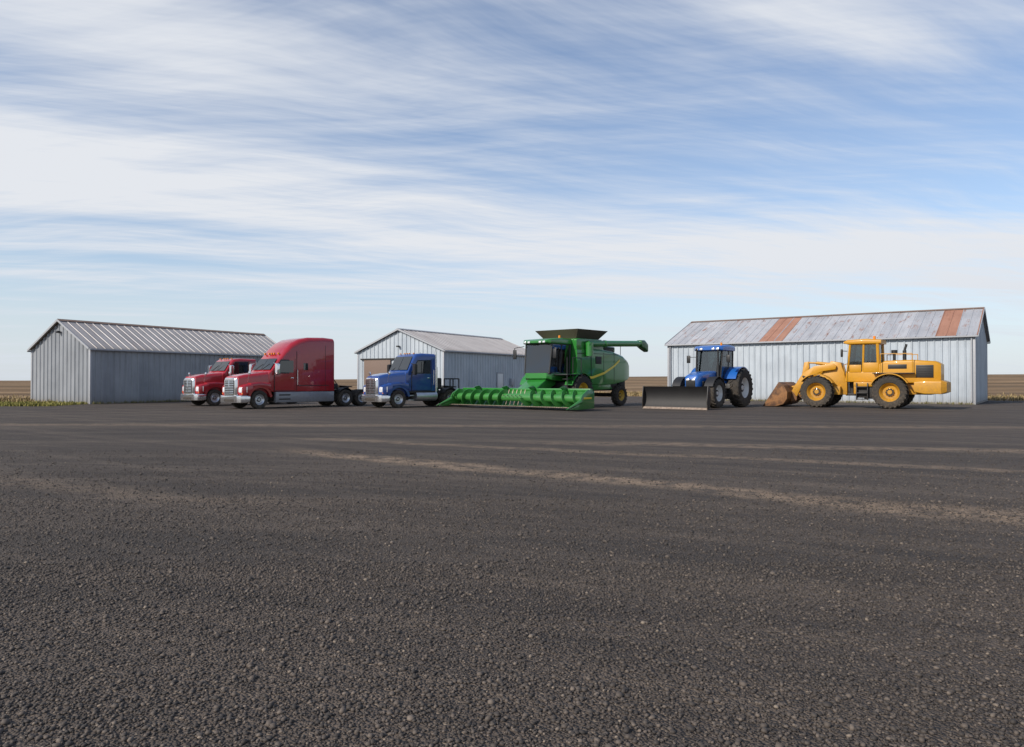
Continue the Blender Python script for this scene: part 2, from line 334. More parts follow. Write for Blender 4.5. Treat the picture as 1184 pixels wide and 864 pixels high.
for s in (1,-1):
    R.add('crop_divider',join(prism([(.5,.08),(-.85,.12),(-.85,1.05),(-.3,1.12),(.2,.85),(.55,.35),(1.3,.1)],*sorted((HW*s,(HW+.09)*s)),.02),
        cyl((.3,(HW+.04)*s,.5),(1.5,(HW+.04)*s,.12),.12,12,.02)),GREEN)
    R.add('divider_stripe',box(-.6,.1,*sorted(((HW+.08)*s,(HW+.098)*s)),.62,.72,.005),DECAL)
R.add('header_shields',join(*[prism([(-.5,.92),(-.62,1.2),(-.4,1.3),(.0,1.22),(-.1,1.16)],y-.03,y+.03,.01) for y in (-3.2,-1.0,1.0,3.2)]),GREEN)
R.add('feeder_house',loft([(-.75,.72,.35,1.0,.06),(-1.6,.68,.75,1.45,.06),(-2.9,.62,1.35,2.15,.06)]),GREEN)
R.add('feeder_cylinders',join(cyl((-.9,.8,.45),(-3.0,.8,1.1),.06),cyl((-.9,-.8,.45),(-3.0,-.8,1.1),.06)),DARK)
cabin(R,-1.95,-3.85,-2.15,-3.85,.92,.98,2.0,3.72,.045,BLACK,midpost=.52)
R.add('cab_base',loft([(-1.85,.8,1.72,2.02,.08),(-2.1,.98,1.62,2.02,.08),(-3.9,1.0,1.5,2.02,.08)]),GREEN)
R.add('cab_roof',loft([(-1.75,.85,3.78,3.88,.05),(-1.95,1.02,3.72,3.98,.1),(-2.9,1.08,3.72,4.08,.12),(-3.95,1.05,3.72,4.06,.12)]),GREEN)
R.add('roof_work_lights',join(*[box(-1.76,-1.7,y-.09,y+.09,3.76,3.87,.02) for y in (-.7,-.42,.42,.7)]),LENS)
R.add('beacon',cyl((-3.2,.7,4.06),(-3.2,.7,4.24),.07,12),AMBER)
R.add('cab_mirrors',join(*[join(tube([(-2.0,1.0*s,3.6),(-1.7,1.5*s,3.5),(-1.7,1.5*s,2.9)],.02),box(-1.76,-1.68,*sorted((1.38*s,1.62*s)),2.85,3.4,.03)) for s in (1,-1)]),BLACK)
R.add('body',loft([(-3.95,1.42,1.45,3.45,.08),(-5.2,1.5,1.35,3.5,.12),(-6.4,1.52,1.3,3.5,.16),(-7.6,1.52,1.35,3.42,.2),(-8.8,1.50,1.5,3.2,.25),(-9.4,1.44,1.65,2.95,.28),(-9.7,1.34,1.8,2.75,.25)]),GREEN)
R.add('grain_tank',loft([(-3.95,1.38,3.4,4.05,.06),(-4.1,1.42,3.4,4.1,.06),(-6.5,1.42,3.4,4.1,.06),(-6.75,1.36,3.4,3.95,.1)]),GREEN)
tb=[(-4.15,1.2),(-4.15,-1.2),(-6.4,-1.2),(-6.4,1.2)]; tt=[(-3.75,1.62),(-3.75,-1.62),(-6.85,-1.62),(-6.85,1.62)]
R.add('grain_tank_extension',join(*[slab([(tb[i][0],tb[i][1],4.08),(tb[(i+1)%4][0],tb[(i+1)%4][1],4.08),(tt[(i+1)%4][0],tt[(i+1)%4][1],4.62),(tt[i][0],tt[i][1],4.62)],.02) for i in range(4)],
   cyl((-5.3,-1.2,4.5),(-5.3,1.2,4.5),.08),prism([(-4.2,4.1),(-5.3,4.72),(-6.4,4.1),(-6.3,4.1),(-5.3,4.66),(-4.3,4.1)],-.9,.9)),TANK,0)
R.add('engine_deck',join(box(-8.3,-6.8,-1.2,1.2,3.35,3.72,.08),),GREEN)
R.add('engine_screen',join(box(-8.1,-7.0,1.15,1.23,3.4,3.68,.01),cyl((-7.3,-.8,3.6),(-7.3,-.8,4.2),.09,12)),BLACK)
R.add('chassis',join(box(-9.0,-3.2,-.9,.9,.95,1.5,.05),box(-9.9,-9.1,-.95,.95,1.0,1.75,.12),cyl((-3.7,-1.5,.95),(-3.7,1.5,.95),.18),cyl((-8.3,-1.3,.68),(-8.3,1.3,.68),.12),box(-4.6,-3.1,-1.3,1.3,1.2,1.5,.04)),DARK)
for s in (1,-1):
    st=[(-4.3,1.72),(-5.4,1.78),(-6.6,2.05),(-7.6,2.45),(-8.3,2.85)]; w2=.07
    poly=[(a,b+w2) for a,b in st]+[(a,b-w2) for a,b in st[::-1]]
    R.add('side_stripe',prism(poly,*sorted((1.40*s,1.535*s)),0),DECAL,0)
    R.add('side_panel_seams',join(*[box(x-.012,x+.012,*sorted((1.40*s,(1.528)*s)),1.5,3.3,0) for x in (-5.25,-6.55,-7.7)],box(-8.2,-4.0,*sorted((1.4*s,1.526*s)),3.2,3.225,0)),BLACK,0)
    R.add('side_lower_panel',prism([(-4.9,1.0),(-4.9,1.75),(-7.2,1.6),(-7.6,1.05)],*sorted((1.1*s,1.46*s)),.04),GREEN)
    R.add('side_vent',join(box(-6.3,-5.7,*sorted((1.4*s,1.54*s)),2.6,3.05,.01)),DARK)
    wheel(R,'drive_wheel',-3.75,1.75*s,.96,.68,.5,RIMY,s,lugs=20)
    wheel(R,'steer_wheel',-8.35,1.45*s,.66,.45,.34,RIMY,s,lugs=18)
    R.add('wheel_guard',band_prism(-3.75,.96,1.05,1.08,20,150,*sorted((1.42*s,2.0*s))),GREEN)
R.add('ladder',join(*[box(-2.9,-2.35,1.55,1.85,z,z+.04,.005) for z in (.6,.95,1.3,1.65)],tube([(-2.9,1.9,.5),(-2.9,1.9,2.9),(-3.7,1.9,2.9),(-3.7,1.9,1.9)],.025),tube([(-2.35,1.9,.5),(-2.35,1.9,2.9)],.025),box(-3.85,-2.3,1.0,1.95,1.9,1.96,.01)),BLACK)
R.add('unloading_auger',join(cyl((-4.9,1.62,3.05),(-4.9,1.62,3.85),.24,18),cyl((-4.7,1.62,3.78),(-10.3,1.85,3.98),.19,20),cyl((-6.3,1.69,3.83),(-6.5,1.69,3.84),.22,20)),GREEN)
R.add('unloading_spout',loft([(-10.1,.2,3.75,4.2,.1,.1,0,1.85),(-10.5,.24,3.6,4.22,.15,.1,0,1.86),(-10.85,.2,3.45,4.05,.2,.1,0,1.87)]),paint('spout_green',(.012,.10,.02)))
R.add('rear_handrail',tube([(-8.9,1.2,3.1),(-8.9,1.2,3.9),(-8.0,1.2,4.0),(-7.0,1.2,4.0)],.02),BLACK)
R.add('rear_lights',join(box(-9.76,-9.64,.9,1.1,2.1,2.3,.02),box(-9.76,-9.64,-1.1,-.9,2.1,2.3,.02)),REDL)

# ------------------------------------------------------------------ tractor with blade
R=Rig('blue_farm_tractor',(10.9,43.2),50)
R.add('hood',loft([(1.02,.32,1.15,1.72,.14),(.9,.42,1.05,1.90,.2),(.4,.48,1.05,2.04,.2),(-.4,.52,1.08,2.12,.2),(-1.25,.54,1.1,2.16,.18)]),TBLUE)
R.add('grille',loft([(1.06,.26,1.1,1.6,.1),(.98,.34,.98,1.7,.12),(.6,.36,.95,1.6,.1)]),BLACK)
R.add('headlights',join(box(.98,1.075,.08,.28,1.58,1.70,.03),box(.98,1.075,-.28,-.08,1.58,1.70,.03)),LENS)
for s in (1,-1): R.add('hood_vents',join(box(-.6,.5,*sorted((.3*s,.53*s)),1.25,1.55,.02)),BLACK)
R.add('chassis',join(box(-3.3,.9,-.28,.28,.62,1.12,.06),cyl((0,-.95,.78),(0,.95,.78),.12),cyl((-2.9,-1.1,1.06),(-2.9,1.1,1.06),.2),box(-3.5,-2.4,-.4,.4,.7,1.4,.08),box(-2.2,-1.1,.45,.85,.55,1.05,.08),box(-2.2,-1.1,-.85,-.45,.55,1.05,.08)),DARK)
cabin(R,-1.25,-2.95,-1.45,-2.9,.78,.82,1.62,3.38,.045,BLACK,midpost=.6)
R.add('cab_base',loft([(-1.2,.6,1.05,1.64,.06),(-1.5,.8,1.05,1.64,.06),(-3.0,.8,1.2,1.64,.06)]),TBLUE)
R.add('cab_roof',loft([(-1.15,.75,3.41,3.55,.06),(-1.35,.92,3.37,3.65,.12),(-2.2,.96,3.37,3.74,.14),(-3.1,.9,3.37,3.68,.14)]),TBLUE)
R.add('work_lights',join(*[box(-1.16,-1.1,y-.09,y+.09,3.41,3.53,.02) for y in (-.66,-.38,.38,.66)]),LENS)
R.add('exhaust_stack',join(cyl((-1.2,.66,1.6),(-1.2,.66,2.5),.09,12),cyl((-1.2,.66,2.5),(-1.2,.66,3.55),.05,10)),BLACK)
R.add('air_intake',join(cyl((-1.15,-.66,1.9),(-1.15,-.66,3.4),.05,10),cyl((-1.15,-.66,3.4),(-1.15,-.66,3.52),.09,10)),BLACK)
R.add('mirrors',join(*[join(tube([(-1.35,.78*s,3.0),(-1.25,1.25*s,3.0)],.018),box(-1.3,-1.22,*sorted((1.15*s,1.38*s)),2.65,3.1,.03)) for s in (1,-1)]),BLACK)
R.add('beacon',cyl((-1.8,.6,3.7),(-1.8,.6,3.86),.06,12),AMBER)
for s in (1,-1):
    wheel(R,'front_wheel',0,1.05*s,.86,.52,.46,WHITE,s,lugs=20); wheel(R,'rear_wheel',-2.9,1.3*s,1.16,.70,.60,WHITE,s,lugs=22)
    R.add('front_fender',band_prism(0,.86,.93,.96,25,160,*sorted((.75*s,1.28*s))),BLACK)
    R.add('rear_fender',band_prism(-2.9,1.16,1.22,1.27,25,150,*sorted((.79*s,1.5*s))),TBLUE)
R.add('cab_steps',join(*[box(-1.75,-1.3,.88,1.15,z,z+.04,.005) for z in (.5,.8,1.1)],box(-1.78,-1.74,.85,1.15,.48,1.4,.005),box(-1.31,-1.27,.85,1.15,.48,1.4,.005)),BLACK)
bl=[]
for i in range(13):
    a=rad(-38+76*i/12); bl.append((3.75-1.0*math.cos(a),.66+.98*math.sin(a)))
poly=bl+[(x-.05,z) for x,z in bl[::-1]]
BLADE=paint('blade_black',(.009,.009,.010),rough=.6,coat=0,dust=.1)
R.add('dozer_blade',prism(poly,-1.95,1.95,0),BLADE,40)
R.add('blade_edge',prism([(2.93,.1),(3.02,.01),(3.06,.01),(2.98,.12)],-1.97,1.97),STEEL)
R.add('blade_end_plates',join(*[prism([(3.05,.03),(3.1,.5),(2.98,1.28),(2.7,1.2),(2.62,.7),(2.75,.1)],*sorted((1.95*s,1.99*s)),.005) for s in (1,-1)]),BLACK)
R.add('blade_ribs',join(*[prism([(2.85,.12),(2.66,.6),(2.85,1.2),(2.6,1.1),(2.45,.6),(2.6,.2)],y-.03,y+.03) for y in (-1.4,-.7,0,.7,1.4)]),BLACK)
R.add('push_arms',join(*[join(prism([(2.7,.45),(2.7,.65),(.9,.85),(-.6,.8),(-.6,.62),(.9,.62)],*sorted((.38*s,.52*s)),.01),cyl((.9,.45*s,1.2),(2.6,.7*s,.7),.05)) for s in (1,-1)]),BLACK)

# ------------------------------------------------------------------ wheel loader
R=Rig('yellow_wheel_loader',(18.75,44.75),None,ang=math.atan2(.59,-.808))
for s in (1,-1):
    wheel(R,'front_wheel',0,1.12*s,.93,.66,.52,YEL,s,lugs=22); wheel(R,'rear_wheel',-3.9,1.12*s,.93,.66,.52,YEL,s,lugs=22)
    R.add('front_fender',band_prism(0,.93,1.02,1.06,35,150,*sorted((.8*s,1.42*s))),YEL)
    R.add('rear_fender',band_prism(-3.9,.93,1.02,1.07,25,150,*sorted((.78*s,1.44*s))),YEL)
    R.add('lift_arm',prism([(-.95,2.45),(-.75,2.6),(.3,2.45),(.95,2.05),(1.5,1.2),(1.75,.65),(1.7,.35),(1.45,.35),(1.3,.65),(1.0,1.3),(.5,1.85),(-.2,2.15),(-.9,2.25)],*sorted((.42*s,.58*s)),.015),YEL)
    R.add('lift_cylinder',join(cyl((-.5,.66*s,1.15),(.35,.66*s,1.6),.09,12),cyl((.35,.66*s,1.6),(.95,.66*s,1.85),.05,12)),DARK)
R.add('axles',join(cyl((0,-1,.93),(0,1,.93),.22),cyl((-3.9,-1,.93),(-3.9,1,.93),.22)),DARK)
R.add('front_frame',join(prism([(-1.5,.75),(-1.5,1.5),(-1.15,2.65),(-.6,2.75),(.1,1.8),(.65,1.3),(.65,.7)],-.38,.38,.03),box(-1.2,.7,-.7,.7,.75,1.25,.05)),YEL)
R.add('articulation_joint',join(cyl((-1.75,0,.7),(-1.75,0,1.9),.2,16),box(-2.0,-1.4,-.3,.3,.7,.85,.02),box(-2.0,-1.4,-.3,.3,1.5,1.7,.02)),DARK)
R.add('tilt_linkage',join(prism([(.75,2.75),(1.0,2.7),(1.15,1.9),(1.5,1.3),(1.35,1.15),(.95,1.7),(.7,2.4)],-.1,.1,.01),cyl((-.6,0,2.55),(.3,0,2.65),.1,12),cyl((.3,0,2.65),(.85,0,2.68),.055,12),cyl((1.42,0,1.25),(1.95,0,1.15),.07,10),cyl((.75,-.5,2.0),(.75,.5,2.0),.08,10)),YEL)
R.add('rear_frame',join(box(-5.9,-1.9,-.65,.65,.8,1.45,.05),box(-3.1,-2.0,-1.15,1.15,1.25,1.5,.03)),YEL)
R.add('steps',join(*[box(-2.75,-2.2,*sorted((.95*s,1.3*s)),z,z+.05,.01) for s in (1,-1) for z in (.5,.85,1.2)],*[box(x,x+.05,*sorted((1.05*s,1.25*s)),.48,1.45,.005) for s in (1,-1) for x in (-2.78,-2.2)]),BLACK)
R.add('fuel_tank',join(box(-3.0,-2.1,.6,1.05,.6,1.25,.06),box(-3.0,-2.1,-1.05,-.6,.6,1.25,.06)),DARK)
cabin(R,-1.6,-3.25,-1.75,-3.2,.72,.74,2.05,3.72,.07,YEL,midpost=.5)
R.add('cab_base',loft([(-1.5,.7,1.5,2.08,.06),(-1.65,.8,1.5,2.08,.06),(-3.4,.8,1.5,2.08,.06)]),YEL)
R.add('cab_lower_door',join(box(-2.35,-1.7,.76,.815,2.06,2.5,.02),box(-3.25,-2.45,.76,.815,2.06,2.62,.02)),YEL)
R.add('cab_roof',loft([(-1.4,.78,3.76,3.86,.05),(-1.6,.86,3.7,3.95,.1),(-2.6,.88,3.7,4.0,.12),(-3.4,.84,3.7,3.93,.1)]),YEL)
R.add('cab_lights',join(*[box(-1.42,-1.36,y-.09,y+.09,3.74,3.85,.02) for y in (-.6,.6)]),LENS)
R.add('handrails',join(tube([(-1.5,1.15,1.5),(-1.5,1.15,2.5),(-1.7,.85,2.6)],.022),tube([(-3.4,1.05,2.0),(-3.4,1.05,3.1),(-5.0,1.05,3.1),(-5.0,1.05,2.0)],.022),tube([(-3.4,-1.05,2.0),(-3.4,-1.05,3.1),(-5.0,-1.05,3.1),(-5.0,-1.05,2.0)],.022)),YEL)
R.add('mirrors',join(*[join(tube([(-1.6,.8*s,3.3),(-1.4,1.3*s,3.3)],.02),box(-1.46,-1.36,*sorted((1.2*s,1.42*s)),2.95,3.4,.03)) for s in (1,-1)]),BLACK)
R.add('engine_hood',loft([(-3.3,.82,1.45,2.55,.1),(-3.6,.85,1.45,2.72,.12),(-5.0,.85,1.45,2.75,.14),(-6.1,.82,1.5,2.66,.16),(-6.35,.72,1.6,2.5,.16)]),YEL)
R.add('counterweight',loft([(-5.1,1.2,.95,1.55,.1),(-5.6,1.28,.85,1.6,.12),(-6.4,1.25,.85,1.6,.14),(-6.65,1.05,.95,1.5,.15)]),YEL)
for s in (1,-1):
    R.add('hood_grilles',join(box(-6.0,-5.15,*sorted((.7*s,.868*s)),1.75,2.45,.015),box(-4.7,-3.75,*sorted((.7*s,.866*s)),2.25,2.5,.012)),BLACK)
    R.add('hood_louvres',join(*[box(-5.95,-5.2,*sorted((.7*s,.885*s)),z,z+.025,.004) for z in np.arange(1.82,2.42,.09)]),DARK)
    R.add('catwalk',box(-5.1,-3.0,*sorted((.8*s,1.2*s)),1.98,2.03,.01),BLACK)
R.add('exhaust_stack',join(cyl((-4.5,.2,2.7),(-4.5,.2,3.3),.1,14),cyl((-4.5,.2,3.3),(-4.6,.2,3.65),.065,12)),BLACK)
R.add('air_precleaner',join(cyl((-3.9,-.3,2.7),(-3.9,-.3,3.15),.08,12),cyl((-3.9,-.3,3.15),(-3.9,-.3,3.35),.16,14)),BLACK)
R.add('beacon',cyl((-3.0,.5,3.97),(-3.0,.5,4.15),.07,12),AMBER)
bo=[(3.05,.04),(2.3,.04),(1.85,.16),(1.62,.5),(1.6,.9),(1.8,1.3),(2.1,1.5)]
bi=[(x+.05,z+(.05 if i<3 else 0)-(.02 if i>4 else 0)) for i,(x,z) in enumerate(bo)]
R.add('bucket_shell',prism(bo+bi[::-1],-1.55,1.55,0),RUST,25)
R.add('bucket_sides',join(*[prism(bo,*sorted((1.55*s,1.6*s)),.005) for s in (1,-1)]),RUST)
R.add('bucket_teeth',join(*[prism([(2.95,.03),(3.25,.05),(2.95,.12)],y-.06,y+.06) for y in np.linspace(-1.5,1.5,9)]),STEEL)
R.add('bucket_brackets',join(*[prism([(1.62,.3),(1.3,.4),(1.3,.6),(1.9,1.3),(1.75,1.2)],y-.04,y+.04) for y in (-.62,-.38,0,.38,.62)]),RUST)

# ------------------------------------------------------------------ sheds
def metal(name,col,col2,rustamt,stain=.35,rough=.5,met=.25):
    m,t,b=newmat(name); uv=t.n('ShaderNodeTexCoord').outputs['UV']; s=t.sep(uv)
    wn=t.n('ShaderNodeTexWhiteNoise',noise_dimensions='1D'); t.set(wn.inputs['W'],t.m('FLOOR',t.m('DIVIDE',s[0],.9)))
    base=t.mix(wn.outputs[0],c4(col),c4(col2))
    st=t.noise(t.mapping(uv,scale=(5,.45,1)),1.,6,.65)
    base=t.mix(t.m('MULTIPLY',t.mr(st,.4,.75),stain),base,c4([x*.45 for x in col]))
    big=t.noise(uv,.5,5,.6)
    base=t.mix(t.m('MULTIPLY',t.mr(big,.35,.65),.25),base,c4([min(1,x*1.3) for x in col2]))
    rn=t.noise(t.mapping(uv,scale=(2.6,.6,1),loc=(3,1,0)),1.,7,.72)
    rf=t.mr(rn,.68-rustamt,.82-rustamt)
    rc=t.mix(t.noise(uv,6,3),(.16,.06,.03,1),(.30,.13,.07,1))
    base=t.mix(t.m('MULTIPLY',rf,.85),base,rc)
    if rustamt<.1:
        dirt=t.m('MULTIPLY',t.mr(t.m('ADD',s[1],t.m('MULTIPLY',st,.6)),1.0,.1),.5)
        base=t.mix(dirt,base,(.15,.12,.09,1))
    t.set(b.inputs['Base Color'],base); b.inputs['Roughness'].default_value=rough
    t.set(b.inputs['Metallic'],t.m('MULTIPLY',t.m('SUBTRACT',1.,rf),met)); 
    bump(t,b,big,.02,.4); return m
WALL=metal('galvanised_wall',(.355,.40,.445),(.43,.475,.515),.0)
WALLG=metal('grey_wall',(.235,.25,.27),(.30,.315,.335),.0)
ROOF=metal('galvanised_roof',(.40,.405,.42),(.51,.515,.525),.15)
ROOFT=metal('weathered_roof',(.38,.35,.33),(.46,.43,.405),.09)
RUSTP=metal('rusted_roof_panel',(.30,.14,.09),(.36,.19,.13),.12,met=0.,rough=.8)
TRIM=paint('shed_trim',(.34,.35,.37),dust=.2,coat=0,rough=.5)
TRIMR=paint('rusty_ridge',(.2,.14,.11),dust=.1,coat=0,rough=.8)
CONC=paint('concrete',(.25,.24,.22),dust=.4,coat=0,rough=.9)
def corr(R,name,L,place,top,mat,pitch=.45,dep=.05,rustr=(),bot=lambda u:0.,frac=.3):
    us=[]
    n=int(round(L/pitch)); p=L/n
    for i in range(n): us+=[(p*i,0.),(p*(i+1-frac),0.),(p*(i+1-frac*.72),dep),(p*(i+1-frac*.28),dep)]
    us.append((L,0.))
    v=[];f=[];mi=[];UV=[]
    for i in range(len(us)-1):
        (u0,d0),(u1,d1)=us[i],us[i+1]; k=len(v)
        pts=[(u0,bot(u0),d0),(u1,bot(u1),d1),(u1,top(u1),d1),(u0,top(u0),d0)]
        v+=[place(*q) for q in pts]; f.append([k,k+1,k+2,k+3]); UV+=[(q[0],q[1]) for q in pts]
        um=(u0+u1)/2; mi.append(1 if any(r0<um<r1 for r0,r1 in rustr) else 0)
    me=bpy.data.meshes.new(name); me.from_pydata(v,[],f); me.materials.append(mat); me.materials.append(RUSTP)
    l=me.uv_layers.new(name='UVMap'); l.data.foreach_set('uv',np.array(UV,dtype=np.float32).ravel()); me.polygons.foreach_set('material_index',mi)
    o=bpy.data.objects.new(name,me); scene.collection.objects.link(o); o.parent=R.e
def shed(name,A,ld,L,W,eave,ridge,wall,roof,rustr=(),ridgecap=TRIM):
    R=Rig(name,(A[0],A[1],.002),ang=math.atan2(ld[1],ld[0]))
    gt=lambda u: eave+(ridge-eave)*(1-abs(u-W/2)/(W/2))
    corr(R,'front_wall',L,lambda u,z,d:(u,-d,z),lambda u:eave,wall)
    corr(R,'back_wall',L,lambda u,z,d:(u,W+d,z),lambda u:eave,wall)
    corr(R,'gable_wall',W,lambda u,z,d:(-d,u,z),gt,wall); corr(R,'gable_wall_far',W,lambda u,z,d:(L+d,u,z),gt,wall)
    ov=.22; sl=math.hypot(W/2,ridge-eave); dy=(W/2)/sl; dz=(ridge-eave)/sl; T=sl+ov
    def pr(side):
        def f(u,t,d):
            tt=T-t
            y=W/2-dy*tt if side==0 else W/2+dy*tt
            z=ridge+.07-dz*tt
            return (u-ov,y-(dz*d if side==0 else -dz*d),z+dy*d)
        return f
    corr(R,'roof_front',L+2*ov,pr(0),lambda u:T,roof,pitch=.6,dep=.028,rustr=rustr,frac=.12); corr(R,'roof_back',L+2*ov,pr(1),lambda u:T,roof,pitch=.6,dep=.028,frac=.12)
    R.add('ridge_cap',join(slab([(-ov-.02,W/2,ridge+.13),(L+ov+.02,W/2,ridge+.13),(L+ov+.02,W/2-.25*dy,ridge+.13-.25*dz),(-ov-.02,W/2-.25*dy,ridge+.13-.25*dz)],.01),slab([(-ov-.02,W/2,ridge+.132),(L+ov+.02,W/2,ridge+.132),(L+ov+.02,W/2+.25*dy,ridge+.13-.25*dz),(-ov-.02,W/2+.25*dy,ridge+.13-.25*dz)],.01)),ridgecap,0)
    tr=[]
    for x0,x1 in ((-ov-.05,-ov-.01),(L+ov+.01,L+ov+.05)):
        for s in (-1,1):
            e=(W/2+s*dy*T,ridge+.07-dz*T)
            tr.append(slab([(x0,W/2,ridge+.12),(x0,e[0],e[1]+.05),(x0,e[0],e[1]-.10),(x0,W/2,ridge-.03)],x1-x0 if s<0 else -(x1-x0)))
    R.add('rake_trim',join(*tr),TRIM,0)
    R.add('corner_trim',join(*[box(x-.07,x+.07,y-.07,y+.07,0,eave-.05,.005) for x in (0,L) for y in (0,W)]),TRIM)
    ez=ridge+.07-dz*T; ey=W/2-dy*T
    R.add('gutter',join(box(-ov,L+ov,ey-.1,ey-.01,ez-.12,ez-.01,.01),box(-ov,L+ov,W-ey+.01,W-ey+.1,ez-.12,ez-.01,.01)),TRIM)
    R.add('soffit',join(box(-ov+.03,L+ov-.03,ey+.0,-.06,ez-.03,ez-.015,0)),TRIM,0)
    R.add('foundation',box(-.06,L+.06,-.06,W+.06,-.05,.12,.01),CONC)
    return R
S1=shed('metal_shed',(-28.5,50.0),(.469,.883),18.3,6.8,3.8,5.75,WALLG,ROOFT,ridgecap=TRIMR)
S2=shed('metal_shed',(-5.73,62.0),(.5,.866),17,9.4,4.14,6.0,WALL,ROOFT)
S3=shed('metal_shed',(13.06,61.7),(.808,-.59),21.7,11,4.6,6.75,WALL,ROOF,rustr=((8.0,8.9),(9.1,9.6),(19.6,20.9),(21.9,22.4)),ridgecap=TRIMR)
S1.add('gable_lamp',join(box(-.3,-.06,3.3,3.5,4.9,5.05,.02)),BLACK)
S2.add('personnel_door',join(box(8.6,9.6,-.1,-.06,.12,2.25,.01)),WHITE); S2.add('door_frame',join(box(8.5,8.59,-.12,-.03,.1,2.35,.005),box(9.61,9.7,-.12,-.03,.1,2.35,.005),box(8.5,9.7,-.12,-.03,2.26,2.35,.005)),TRIM)
S2.add('electrical_box',box(11.0,11.6,-.2,-.06,1.1,1.8,.02),TRIM)
S2.add('sliding_door',join(box(-.14,-.06,5.6,8.6,.1,3.4,.01)),paint('brown_door',(.16,.11,.085),coat=0,rough=.7)); S2.add('door_rail',box(-.18,-.05,4.0,9.0,3.42,3.55,.01),DARK)
S2.add('wall_lamp',join(box(-.35,-.05,4.6,4.8,4.5,4.62,.02)),BLACK)
S3.add('downspout',join(cyl((21.55,-.12,.2),(21.55,-.12,4.5),.05,10),cyl((.2,-.12,.2),(.2,-.12,4.5),.05,10)),TRIM)

# ------------------------------------------------------------------ ground
def gridmesh(name,xs,ys,zf,mat):
    X,Y=np.meshgrid(xs,ys); Z=zf(X,Y); nx,ny=len(xs),len(ys)
    v=np.stack([X.ravel(),Y.ravel(),Z.ravel()],1)
    i=np.arange(nx-1)[None,:]+np.arange(ny-1)[:,None]*nx
    f=np.stack([i,i+1,i+1+nx,i+nx],-1).reshape(-1,4)
    me=bpy.data.meshes.new(name); me.from_pydata(v.tolist(),[],f.tolist()); me.shade_smooth(); me.materials.append(mat)
    o=bpy.data.objects.new(name,me); scene.collection.objects.link(o); return o
m,t,b=newmat('stubble_field'); tc=t.n('ShaderNodeTexCoord').outputs['Object']
n1=t.noise(tc,.03,4,.6); n2=t.noise(tc,1.2,5,.7); n3=t.noise(t.streak(tc,.1,(.012,.09,1)),1.,4,.6)
c=t.mix(t.mr(n3,.4,.6),(.15,.095,.055,1),(.32,.215,.125,1)); c=t.mix(t.m('MULTIPLY',t.mr(n1,.45,.6),.6),c,(.11,.08,.055,1)); c=t.mix(t.m('MULTIPLY',t.mr(n2,.4,.7),.5),c,(.09,.075,.035,1))
t.set(b.inputs['Base Color'],c); b.inputs['Roughness'].default_value=.95; b.inputs['Specular IOR Level'].default_value=.1; bump(t,b,n2,.15)
FIELD=m
def zf(X,Y):
    d=np.hypot(X,Y); s=np.clip((d-110)/450,0,1); s=s*s*(3-2*s)
    return s*(3.2+2.6*np.clip(X/350,-1,1)+.5*np.sin(X/130+1))
ax=np.concatenate([-np.geomspace(4000,110,24),np.linspace(-100,100,21),np.geomspace(110,4000,24)])
gridmesh('ground',ax,np.concatenate([-np.geomspace(3000,110,10),np.linspace(-100,100,21),np.geomspace(110,4500,30)]),zf,FIELD)
# gravel
m,t,b=newmat('gravel'); tc=t.n('ShaderNodeTexCoord').outputs['Object']
vo=t.n('ShaderNodeTexVoronoi'); vo.inputs['Scale'].default_value=62; t.set(vo.inputs['Vector'],tc)
vo2=t.n('ShaderNodeTexVoronoi'); vo2.inputs['Scale'].default_value=24; t.set(vo2.inputs['Vector'],tc)
cs=t.sep(vo.outputs['Color'])
stone=t.mix(cs[0],(.034,.0275,.023,1),(.098,.077,.062,1))
stone=t.mix(t.mr(cs[1],.95,.98),stone,(.20,.16,.12,1))
sx,sy,sz=t.sep(tc)
big=t.noise(tc,.16,4,.6); mid=t.noise(tc,1.1,5,.65); fine=t.noise(tc,2.3,6,.75); wob=t.noise(tc,.35,2)
wv=t.comb(sx,t.m('ADD',sy,t.m('MULTIPLY',t.m('MULTIPLY',sx,sx),.012)),0.)
tr1=t.noise(t.streak(tc,-.62,(.04,1.3,1)),1.,5,.62,.3)
tr2=t.noise(t.streak(wv,-.10,(.03,.8,1)),1.,5,.65,.2)
tr3=t.noise(t.streak(wv,-.40,(.05,4.5,1)),1.,3,.6,.15)
f=t.m('ADD',t.m('MULTIPLY',t.mr(tr1,.47,.62),.5),t.m('MULTIPLY',t.mr(tr2,.47,.62),.5))
f=t.m('MULTIPLY',f,t.mr(mid,.25,.7,.4,1.))
f=t.m('ADD',f,t.m('MULTIPLY',t.mr(tr3,.52,.68),.35),clamp=True)
dk=t.m('MULTIPLY',t.m('MAXIMUM',t.mr(tr2,.5,.38),t.mr(tr3,.46,.34)),.55)
stone=t.mix(t.m('MULTIPLY',t.mr(big,.4,.62),.45),stone,t.mix(cs[2],(.026,.021,.018,1),(.063,.051,.042,1)))
stone=t.mix(dk,stone,t.mix(cs[2],(.022,.018,.016,1),(.055,.045,.038,1)))
stone=t.mix(t.m('MULTIPLY',f,.8),stone,t.mix(cs[2],(.085,.066,.051,1),(.175,.137,.106,1)))
fs=t.mr(fine,.36,.58); w0=t.m('MULTIPLY',t.m('SUBTRACT',wob,.5),1.3)
